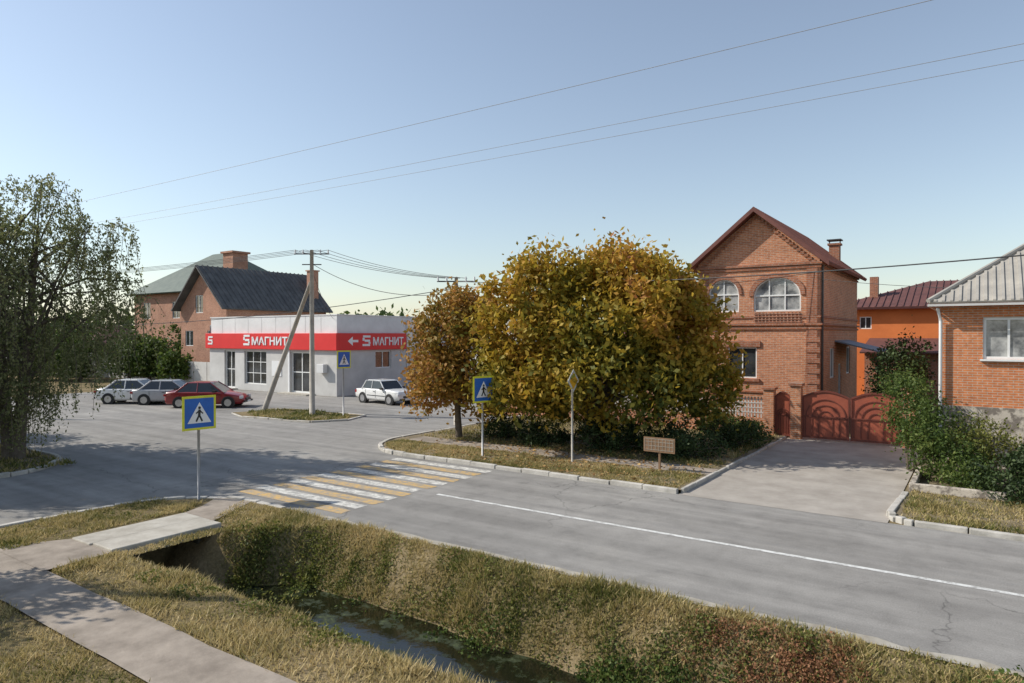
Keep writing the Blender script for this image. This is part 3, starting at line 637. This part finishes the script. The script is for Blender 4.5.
# ---------------------------------------------------------------- shop
sh=empty('grocery_shop',(-43.5,37,0)); US,VS=-36.0,31.4; T=TV(VS); TR=TU(US); w=MB()
so=[dict(a0=-49.0,a1=-47.6,z0=.1,z1=3.0),dict(a0=-46.4,a1=-43.7,z0=.5,z1=3.0),dict(a0=-40.9,a1=-38.7,z0=.1,z1=3.0)]
sr=[dict(a0=35.0,a1=36.6,z0=1.8,z1=3.05)]
facade(w,T,-51,US,0,3.2,so,.25); facade(w,TR,VS,46,0,3.2,sr,.2)
w.poly([(-51,VS,0),(-51,46,0),(-51,46,5),(-51,VS,5)]); w.build('walls',M['plaster'],sh)
w=MB(); w.box(-50.9,US-.05,VS+.06,46,3.2,5.55); w.box(-51,-36.0,31.42,46,5.55,5.62); w.build('upper_walls_and_parapet',M['plaster_white'],sh)
w=MB(); w.box(-51.3,US+.2,VS-.2,VS+.05,3.15,4.33); w.box(US-.04,US+.2,VS+.052,38.0,3.15,4.33); w.build('fascia_band',M['red'],sh,bevel=.02)
fr=MB(); gl=MB(); window(fr,gl,T,so[0],2,2,.09,-.2); window(fr,gl,T,so[1],3,3,.07,-.2); window(fr,gl,T,so[2],2,2,.1,-.2); window(fr,gl,TR,sr[0],2,1,.07,-.15)
fr.build('window_frames',M['white'],sh); gl.build('window_glass',M['glass'],sh)
m=MB(); m.box(-41.4,-38.2,30.6,31.39,0,.1); m.box(-49.3,-47.3,30.8,31.39,0,.1); m.build('door_steps',M['concrete'],sh)
m=MB(); m.box(US+.01,US+.1,38.2,38.3,0,5.3); m.box(-37.6,-36.9,31.0,31.38,1.6,2.2); m.build('air_conditioner_and_pipe',M['plaster_white'],sh,bevel=.02)
m=MB()
for (x0,x1) in ((-41.1,-40.93),(-38.67,-38.5)): m.box(x0,x1,31.33,31.398,0.1,3.1)
m.box(-43.0,-41.9,31.36,31.398,1.2,2.3); m.build('door_surround_and_notice',M['sign_white'],sh)
m=MB()
for k in range(1,9): x=-51+k*15/9; m.box(x-.012,x+.012,31.452,31.457,4.36,5.54)
m.build('panel_joints',M['plaster'],sh)
def text(body,loc,rotz,width,mat,parent,hgt):
    cu=bpy.data.curves.new('lettering','FONT'); cu.body=body; cu.size=1; cu.extrude=.015; cu.offset=.022
    o=bpy.data.objects.new('lettering',cu); COL.objects.link(o); bpy.context.view_layer.update()
    d=o.dimensions; sx=width/max(d.x,.01); sy=hgt/max(d.y,.01)
    o.scale=(sx,sy,1); o.rotation_euler=(math.pi/2,0,rotz); cu.materials.append(mat); o.parent=parent
    o.location=Vector(loc)-parent.location; return o
def logo(m,T,a,z,s,d):
    m.tbox(T,a+.06*s,a+s,d,d+.02,z+s*.8,z+s); m.tbox(T,a,a+s*.24,d,d+.02,z+s*.5,z+s*.78); m.tbox(T,a+.26*s,a+s*.94,d,d+.02,z+s*.4,z+s*.6)
    m.tbox(T,a+s*.76,a+s,d,d+.02,z+s*.22,z+s*.38); m.tbox(T,a,a+s*.94,d,d+.02,z,z+s*.2)
text('МАГНИТ',(-45.2,VS-.22,3.47),0,4.2,M['sign_white'],sh,.62)
text('МАГНИТ',(US+.22,34.5,3.47),math.pi/2,3.1,M['sign_white'],sh,.6)
lg=MB(); logo(lg,T,-46.2,3.42,.8,.205); logo(lg,T,-50.9,3.45,.65,.205); logo(lg,TR,33.55,3.42,.75,.205)
Ta=TR; lg.poly([Ta(32.2,.21,3.78),Ta(32.65,.21,4.1),Ta(32.65,.21,3.46)]); lg.tbox(Ta,32.6,33.15,.205,.22,3.7,3.86)
lg.build('logo_marks',M['sign_white'],sh)

# ---------------------------------------------------------------- houses on the left
h1=empty('gabled_brick_house',(-58,40,0)); T=TV(35); w=MB(); oo=[dict(a0=-59.1,a1=-57.9,z0=6.2,z1=7.8),dict(a0=-60.8,a1=-59.5,z0=3.2,z1=4.6),dict(a0=-57.2,a1=-55.9,z0=3.2,z1=4.6)]
facade(w,T,-61.5,-54.3,0,6.7,[oo[1],oo[2],dict(a0=-59.1,a1=-57.9,z0=6.2,z1=6.7)])
w.poly([T(-61.5,0,6.7),T(-59.1,0,6.7),T(-59.1,0,8.2),T(-59.1,0,8.95)]); w.poly([T(-59.1,0,7.8),T(-57.9,0,7.8),T(-57.9,0,10.1),T(-59.1,0,8.95)]); w.poly([T(-57.9,0,6.7),T(-54.3,0,6.7),T(-57.9,0,10.1)])
w.poly([(-54.3,35,0),(-54.3,46,0),(-54.3,46,6.7),(-54.3,35,6.7)]); w.build('walls',M['brick_far'],h1)
fr=MB(); gl=MB(); [window(fr,gl,T,o,2) for o in oo]; fr.build('window_frames',M['white'],h1); gl.build('window_glass',M['glass'],h1)
rf=MB()
for s in (-1,1):
    e=-57.9+s*4.1; rf.slab([(e,34.3,6.5),(e,46.5,6.5),(-57.9,46.5,10.45),(-57.9,34.3,10.45)],.12)
    for k in range(24):
        v=34.4+k*.5; rf.hexa([(e,v,6.5),(e,v+.12,6.5),(-57.9,v+.12,10.45),(-57.9,v,10.45),(e,v,6.57),(e,v+.12,6.57),(-57.9,v+.12,10.52),(-57.9,v,10.52)])
rf.build('gable_roof',M['slate'],h1); m=MB(); m.box(-56.0,-55.2,45.0,45.8,7,10.6); m.box(-56.1,-55.1,44.9,45.9,10.6,10.72); m.build('chimney',M['brick_far'],h1)
h2=empty('green_roof_house',(-72,45,0)); w=MB(); T=TV(40); oo=[dict(a0=-78,a1=-76.5,z0=6.0,z1=7.8),dict(a0=-72,a1=-70.5,z0=6.0,z1=7.8),dict(a0=-67.5,a1=-66.2,z0=6.0,z1=7.8)]
facade(w,T,-80,-64.5,0,8.9,oo); w.poly([(-64.5,40,0),(-64.5,52,0),(-64.5,52,8.9),(-64.5,40,8.9)]); w.build('walls',M['brick_far'],h2)
fr=MB(); gl=MB(); [window(fr,gl,T,o,2) for o in oo]; fr.build('window_frames',M['white'],h2); gl.build('window_glass',M['glass'],h2)
rf=MB(); A,B,C,D=(-80.7,39.3,8.8),(-63.8,39.3,8.8),(-63.8,52.7,8.8),(-80.7,52.7,8.8); P,Q=(-74,46,13.6),(-70.5,46,13.6)
rf.slab([A,B,Q,P],.15); rf.slab([B,C,Q],.15); rf.slab([C,D,P,Q],.15); rf.slab([D,A,P],.15); rf.build('hip_roof',M['roof_green'],h2)
m=MB(); m.box(-67.6,-65.8,43.2,45,9.4,13.0); m.box(-67.8,-65.6,43.0,45.2,13.0,13.2); m.build('chimney_tower',M['brick_far'],h2)
m=MB(); 
for k in range(30):
    x=-110+k*2; m.box(x,x+1.9,33.0,33.06,0,1.9)
m.build('metal_sheet_fence',M['plaster'])
def simple_house(name,x0,x1,y0,y1,hw,hr,wm,rm):
    e=empty(name,((x0+x1)/2,(y0+y1)/2,0)); T=TV(y0); w=MB(); n=max(2,int((x1-x0)/3)); oo=[dict(a0=x0+(x1-x0)*(i+.3)/n,a1=x0+(x1-x0)*(i+.7)/n,z0=1.2,z1=2.6) for i in range(n)]
    facade(w,T,x0,x1,0,hw,oo); w.poly([(x1,y0,0),(x1,y1,0),(x1,y1,hw),(x1,y0,hw)]); w.poly([(x0,y0,0),(x0,y1,0),(x0,y1,hw),(x0,y0,hw)]); w.build('walls',wm,e)
    fr=MB(); gl=MB(); [window(fr,gl,T,o,2) for o in oo]; fr.build('window_frames',M['white'],e); gl.build('window_glass',M['glass'],e)
    rf=MB(); k=min(x1-x0,y1-y0)/2*.9; c=(y0+y1)/2; P=(x0+k,c,hr); Q=(x1-k,c,hr); A,B,C,D=(x0-.5,y0-.5,hw-.1),(x1+.5,y0-.5,hw-.1),(x1+.5,y1+.5,hw-.1),(x0-.5,y1+.5,hw-.1)
    rf.slab([A,B,Q,P],.12); rf.slab([B,C,Q],.12); rf.slab([C,D,P,Q],.12); rf.slab([D,A,P],.12); rf.build('hip_roof',rm,e)
simple_house('low_house',-98,-86,38,48,3.2,5.5,M['plaster_white'],M['roof_dark'])
simple_house('low_house',-34,-22,58,68,3.2,6,M['brick_far'],M['roof_red'])
simple_house('low_house',-52,-40,60,70,3.4,6.3,M['plaster_white'],M['slate_light'])
simple_house('low_house',-20,-12.5,44,54,3.2,6,M['brick_orange'],M['roof_dark'])
simple_house('low_house',-112,-101,24,34,3.2,5.6,M['brick_far'],M['slate'])

lob=[]
for i in range(90):
    ang=math.radians(random.uniform(70,190)); d=random.uniform(95,170)
    lob.append((d*math.cos(ang),d*math.sin(ang),random.uniform(2,3.6),random.uniform(4,8),random.uniform(4,8),random.uniform(3,5)))
P,t,C=blob_points(lob,3500,12,.8,.7); P=P[P[:,2]>0]; leaves('distant_trees',P,1.0,.4*rng.uniform(0,1,len(P))+.2,M['green'])
for (x,y,h) in [(-70,30,6),(-66,36,6),(-62,32.3,4.2),(-76,31,6.5),(-84,30,8),(-53,38,3),(-95,28,8),(-92,20,7),(-64,31.5,5),(-58,32.6,3.2),(-68,28,4),(-73,27,5.5)]:
    tree('garden_tree',(x,y),[(0,0,h*.5,h*.34,h*.33,h*.4),(h*.2,0,h*.36,h*.27,h*.25,h*.3),(-h*.2,0,h*.4,h*.27,h*.25,h*.32)],110,30,.3,.32,M['green'],.15)
for (x,y,h) in [(-38,6,7),(-36,9.0,5.5),(-44,2,9)]:
    tree('garden_tree',(x,y),[(0,0,h*.55,h*.36,h*.33,h*.38),(h*.2,0,h*.35,h*.3,h*.25,h*.28)],160,40,.3,.22,M['darkgreen'],.15)

# ---------------------------------------------------------------- cars
def car(name,pos,ang,colour,L=4.4,W=1.74,Hh=1.45,boxy=False):
    e=empty(name,(pos[0],pos[1],.0),math.radians(ang)); h=L/2; w=W/2
    if boxy: st=[(-h,.66,.80,.86),(-h+.06,.86,.93,.9),(-h+1.0,.9,.96,.98),(-.9,.92,.98,1),(.75,.92,.98,1),(h-.5,.86,.95,.98),(h-.06,.82,.92,.9),(h,.62,.8,.86)]
    else: st=[(-h,.62,.70,.74),(-h+.12,.90,.98,.88),(-h+.6,.94,1.03,.97),(-.9,.93,.99,1),(.85,.90,.97,1),(h-.8,.80,.92,.97),(h-.25,.68,.80,.86),(h-.04,.5,.6,.72),(h,.42,.5,.6)]
    m=MB(); ring=12
    for x,zs,zt,wf in st:
        ww=w*wf; zb=.22 if abs(x)<h-.1 else .32
        pts=[(0,zb),(ww*.88,zb),(ww*.97,zb+.1),(ww,max(zb+.12,min(.55,zs-.12))),(ww*.985,zs-.05),(ww*.93,zs),(0,zt-.02 if not boxy else zs+.01)]
        full=pts+[(-y,z) for y,z in pts[-2:0:-1]]
        m.v+=[(x,y,z) for y,z in full]
    for i in range(len(st)-1):
        for j in range(ring): a=i*ring+j; b=i*ring+(j+1)%ring; m.f.append((a,b,b+ring,a+ring))
    m.f.append(tuple(range(ring))); m.f.append(tuple(range((len(st)-1)*ring+ring-1,(len(st)-1)*ring-1,-1)))
    o=m.build('body',colour,e,local=True,bevel=.035)
    for p in o.data.polygons: p.use_smooth=True
    if boxy: xb0,xt0,xt1,xb1=-1.35,-1.0,.28,.78
    else: xb0,xt0,xt1,xb1=-1.62,-.95,.30,1.12
    zb=.89; zt=Hh-.03; wb=w*.92; wt=w*(.80 if boxy else .72)
    g_=MB(); g_.hexa([(xb0,-wb,zb),(xb1,-wb,zb),(xb1,wb,zb),(xb0,wb,zb),(xt0,-wt,zt),(xt1,-wt,zt),(xt1,wt,zt),(xt0,wt,zt)]); g_.build('glasshouse',M['car_glass'],e,local=True)
    r=MB(); r.hexa([(xt0-.06,-wt-.02,zt-.03),(xt1+.06,-wt-.02,zt-.03),(xt1+.06,wt+.02,zt-.03),(xt0-.06,wt+.02,zt-.03),(xt0+.05,-wt+.1,zt+.035),(xt1-.05,-wt+.1,zt+.035),(xt1-.05,wt-.1,zt+.035),(xt0+.05,wt-.1,zt+.035)])
    for s in (-1,1):
        r.tube([(xb0,s*wb,zb-.02),(xt0,s*wt,zt)],.05,6); r.tube([(xb1,s*wb,zb-.02),(xt1,s*wt,zt)],.04,6); xm=(xt0+xt1)/2-.05; r.tube([(xm,s*(wb+.005),zb),(xm,s*(wt+.005),zt)],.035,6)
        r.tube([(xb0,s*(wb+.0),zb+.0),(xb1,s*wb,zb+.0)],.03,6)
    r.build('roof_and_pillars',colour,e,local=True,bevel=.01)
    ty=MB(); hu=MB(); ar=MB(); wx=L*.30; rr=.31
    for sx in (-wx,wx+.03):
        for s in (-1,1):
            ar.tube([(sx,s*(w*.7),rr),(sx,s*(w+.004),rr)],rr+.06,20)
            ty.tube([(sx,s*(w-.18),rr),(sx,s*(w+.012),rr)],rr,20); hu.tube([(sx,s*(w-.1),rr),(sx,s*(w+.022),rr)],rr*.64,12)
    ar.build('wheel_arches',M['dark'],e,local=True); ty.build('tyres',M['tyre'],e,local=True,bevel=.02); hu.build('hubs',M['hub'],e,local=True,bevel=.01)
    f=MB(); d=MB(); rl=MB()
    fz=.60 if not boxy else .62; fx=h-.10 if not boxy else h
    for s in (-1,1):
        f.box(fx-.12,fx+.012,s*w*.78-.17,s*w*.78+.17,fz-.07,fz+.09) ; rl.box(-h-.012,-h+.15,s*w*.72-.15,s*w*.72+.15,.62 if boxy else .68,.80)
        d.box(.55,.72,s*(w+.06)-.08,s*(w+.06)+.08,.9,1.02)
    f.build('head_lamps',M['lamp_clear'],e,local=True,bevel=.02); rl.build('tail_lamps',M['lamp_red'],e,local=True,bevel=.01)
    d.box(h-.02,h+.02,-w*.45,w*.45,.44,.56); d.box(h-.04,h+.05,-w*.8,w*.8,.30,.40); d.box(-h-.05,-h+.04,-w*.8,w*.8,.32,.44)
    for s in (-1,1):
        if boxy: d.box(-L*.2,L*.22,s*(w+.003)-.006,s*(w+.003)+.006,.5,.54)
        for xd in (-.95,.0,.95): d.box(xd-.006,xd+.006,s*(w+.001)-.006,s*(w+.001)+.004,.36,.86)
        for xd in (-.2,.75): d.box(xd-.0,xd+.14,s*(w+.012)-.008,s*(w+.012)+.008,.75,.78)
    d.build('grille_bumpers_mirrors',M['dark'],e,local=True)
    pl=MB(); pl.box(h+.052,h+.06,-.26,.26,.31,.41); pl.build('number_plate',M['white'],e,local=True)
    return e
cwht=carmat('car_white_paint',(.80,.80,.78)); cred=carmat('car_red_paint',(.26,.012,.015)); csil=carmat('car_silver_paint',(.46,.47,.48))
car('parked_sedan',(-37.3,22.9),38,cred,4.5,1.78,1.47)
car('parked_hatchback',(-40.8,22.6),38,csil,4.2,1.72,1.46)
car('parked_sedan',(-43.1,21.7),38,cwht,4.4,1.76,1.47)
car('parked_classic_sedan',(-30.3,30.3),-5,cwht,4.1,1.62,1.44,True)

# ---------------------------------------------------------------- signs and poles
def crossing_sign(pos,zc,s=.86,rz=0):
    e=empty('pedestrian_crossing_sign',(pos[0],pos[1],0),math.radians(rz)); m=MB(); m.tube([(0,0,0),(0,0,zc+s/2-.05)],.035,10); m.build('post',M['grey_metal'],e,local=True,smooth=True)
    x=.05; h=s/2
    def pl(nm,pts,xx,mt):
        q=MB(); q.poly([(xx,a,zc+b) for a,b in pts]); q.build(nm,mt,e,local=True)
    q=MB(); q.box(.036,x,-h,h,zc-h,zc+h); q.build('panel',M['sign_yellow'],e,local=True,bevel=.006)
    k=h*.86; pl('blue_field',[(-k,-k),(k,-k),(k,k),(-k,k)],x+.004,M['sign_blue'])
    k=h*.70; pl('white_triangle',[(-k,-k*.85),(k,-k*.85),(0,k*.9)],x+.008,M['sign_white'])
    f=MB(); xx=x+.012
    def seg(a,b,c,d,w):
        v=Vector((c-a,d-b)).normalized(); p=Vector((-v.y,v.x))*w; f.poly([(xx,(a+p.x)*h,zc+(b+p.y)*h),(xx,(a-p.x)*h,zc+(b-p.y)*h),(xx,(c-p.x)*h,zc+(d-p.y)*h),(xx,(c+p.x)*h,zc+(d+p.y)*h)])
    f.poly([(xx,(.0+.085*math.cos(t))*h,zc+(.30+.085*math.sin(t))*h) for t in np.linspace(0,6.0,12)])
    seg(0,.2,-.02,-.15,.075); xx+=.001; seg(-.02,-.12,.16,-.5,.05); xx+=.001; seg(-.02,-.12,-.2,-.5,.05); xx+=.001; seg(0,.15,.2,-.05,.035); xx+=.001; seg(0,.15,-.2,-.02,.035)
    f.build('pedestrian_figure',M['sign_black'],e,local=True)
    return e
crossing_sign((-16.35,9.75),2.23,.86,-6); crossing_sign((-26.9,23.9),2.95,.9); crossing_sign((-14.0,18.6),2.35,.9,-14)
e=empty('priority_road_sign',(-10.9,19.3,0)); m=MB(); m.tube([(0,0,0),(0,0,2.95)],.035,10); m.build('post',M['wood'],e,local=True,smooth=True)
m=MB(); m.hexa([(.036,0,2.35),(.036,.37,2.72),(.036,0,3.09),(.036,-.37,2.72),(.05,0,2.35),(.05,.37,2.72),(.05,0,3.09),(.05,-.37,2.72)]); m.build('panel',M['plaster'],e,local=True)
m=MB(); m.poly([(.054,0,2.45),(.054,.27,2.72),(.054,0,2.99),(.054,-.27,2.72)]); m.build('amber_diamond',M['sign_amber'],e,local=True)
e=empty('street_name_board',(-8.05,19.65,.08)); m=MB(); m.box(-.03,.03,-.03,.03,0,.95); m.build('post',M['brown_board'],e,local=True)
m=MB(); m.box(-.5,.5,-.055,-.031,.55,1.0); m.build('board',M['brown_board'],e,local=True); m=MB()
for z in (.62,.74,.86,.95): m.box(-.46,.46,-.062,-.056,z-.006,z+.006)
for k in range(9): m.box(-.46+k*.113,-.45+k*.113,-.066,-.063,.6,.96)
m.build('slats',M['edge'],e,local=True)
def pole(name,pos,hgt,r0=.15,strut=None,arm=True):
    e=empty(name,(pos[0],pos[1],0)); m=MB(); m.tube([(pos[0],pos[1],-.2),(pos[0],pos[1],hgt)],[r0,r0*.62],12)
    if strut: m.tube([(strut[0],strut[1],-.1),(pos[0]-.1,pos[1],strut[2])],[r0,r0*.65],10)
    m.build('shaft',M['wood'],e,smooth=True)
    if arm:
        a=MB(); dd=Vector((R2[0],R2[1],0)); c=Vector((pos[0],pos[1],hgt-.2))
        a.tube([c-dd*.9,c+dd*.9],.035,6); a.tube([c-dd*.5-Vector((0,0,.55)),c+dd*.5-Vector((0,0,.55))],.03,6); a.build('cross_arms',M['dark'],e)
        i=MB()
        for k in (-.85,-.45,0,.45,.85): i.tube([c+dd*k,c+dd*k+Vector((0,0,.22))],[.05,.03],8)
        i.build('insulators',M['white'],e)
    return e
pole('utility_pole',(-28.6,23.3),8.6,.15,(-32.7,23.3,6.9)); pole('utility_pole',(-20.2,24.8),6.9,.13); pole('utility_pole',(7.5,17.9),7,.15); pole('utility_pole',(-46,11),8.6,.16); pole('utility_pole',(24,9.4),8.6,.16)
pole('utility_pole',(-60,18.6),8.2,.15); pole('utility_pole',(-16.6,2.9),6,.16,None,False)  # the armless pole is added out of view to cast a shadow stripe
wr=MB(); wl=MB()
def wire(a,b,sag,r=.009,n=24,w=None):
    a=Vector(a); b=Vector(b); (w or wr).tube([a.lerp(b,i/n)-Vector((0,0,sag*4*(i/n)*(1-i/n))) for i in range(n+1)],r,5)
wire((-46,9.5,8.48),(24,9.5,8.48),.35,.0045,24,wl)
for v_,z_ in ((11.7,8.5),(12.4,8.5)): wire((-46,v_,z_),(24,v_,z_),.35,.0045,24,wl)
for k in (-.85,-.3,.3,.85):
    wire((-28.6+R2[0]*k,23.3+R2[1]*k,8.6),(-20.2+R2[0]*k*.6,24.8+R2[1]*k*.6,6.85),.25,.012)
    wire((-28.6+R2[0]*k,23.3+R2[1]*k,8.6),(-60,18.6+k,8.2),.3,.012)
wire((-20.2,24.8,6.7),(7.5,17.9,6.3),.5,.018); wire((-20.2,24.8,6.4),(-60,18.6,5.2),.9,.018); wire((-20.2,24.8,6.5),(-5.8,31.5,6.9),.5,.012)
wire((-28.6,23.3,7.6),(-37,32,5.3),.3,.013); wire((-28.6,23.3,7.9),(-20.2,24.8,6.2),.7,.015); wire((-20.2,24.8,6.6),(-36,38,5.5),.5,.012)
wire((-5.7,31.6,6.6),(6,26,5.6),.3,.01)
pl_=empty('power_lines',(0,0,0)); wr.build('service_cables',M['dark'],pl_); wl.build('overhead_conductors',M['cable'],pl_)
m=MB(); m.box(-1.55,.6,20.7,20.85,.08,.3); m.box(-1.55,-1.4,20.86,23.6,.08,.3); m.build('flower_bed_edging',M['stone'],bevel=.02)

# ---------------------------------------------------------------- camera and light
cam=bpy.data.cameras.new('Camera'); co=bpy.data.objects.new('Camera',cam); COL.objects.link(co)
co.location=(0,0,4.2); co.rotation_euler=(math.radians(90-.545),0,math.radians(34.5)); cam.lens=24.0; cam.sensor_width=36; cam.clip_end=6000; scene.camera=co
S=Vector((-.89,-.455,0)).normalized(); el=math.radians(38)
sd=Vector((S.x*math.cos(el),S.y*math.cos(el),math.sin(el)))
sl_=bpy.data.lights.new('Sun','SUN'); sl_.energy=5.0; sl_.angle=math.radians(.5); sl_.color=(1,.94,.84)
so_=bpy.data.objects.new('Sun',sl_); COL.objects.link(so_); so_.rotation_euler=sd.to_track_quat('Z','Y').to_euler()
wd=bpy.data.worlds.new('World'); scene.world=wd; wd.use_nodes=True; nt=wd.node_tree
sky=nt.nodes.new('ShaderNodeTexSky'); sky.sky_type='NISHITA'; sky.sun_disc=False; sky.sun_elevation=el; sky.sun_rotation=math.atan2(S.x,S.y)%(2*math.pi)
sky.air_density=1.2; sky.dust_density=.5; sky.ozone_density=2.5
hs=nt.nodes.new('ShaderNodeHueSaturation'); hs.inputs['Saturation'].default_value=.76; hs.inputs['Value'].default_value=1.0
nt.links.new(sky.outputs[0],hs.inputs['Color'])
nt.links.new(hs.outputs[0],nt.nodes['Background'].inputs[0]); nt.nodes['Background'].inputs[1].default_value=.15
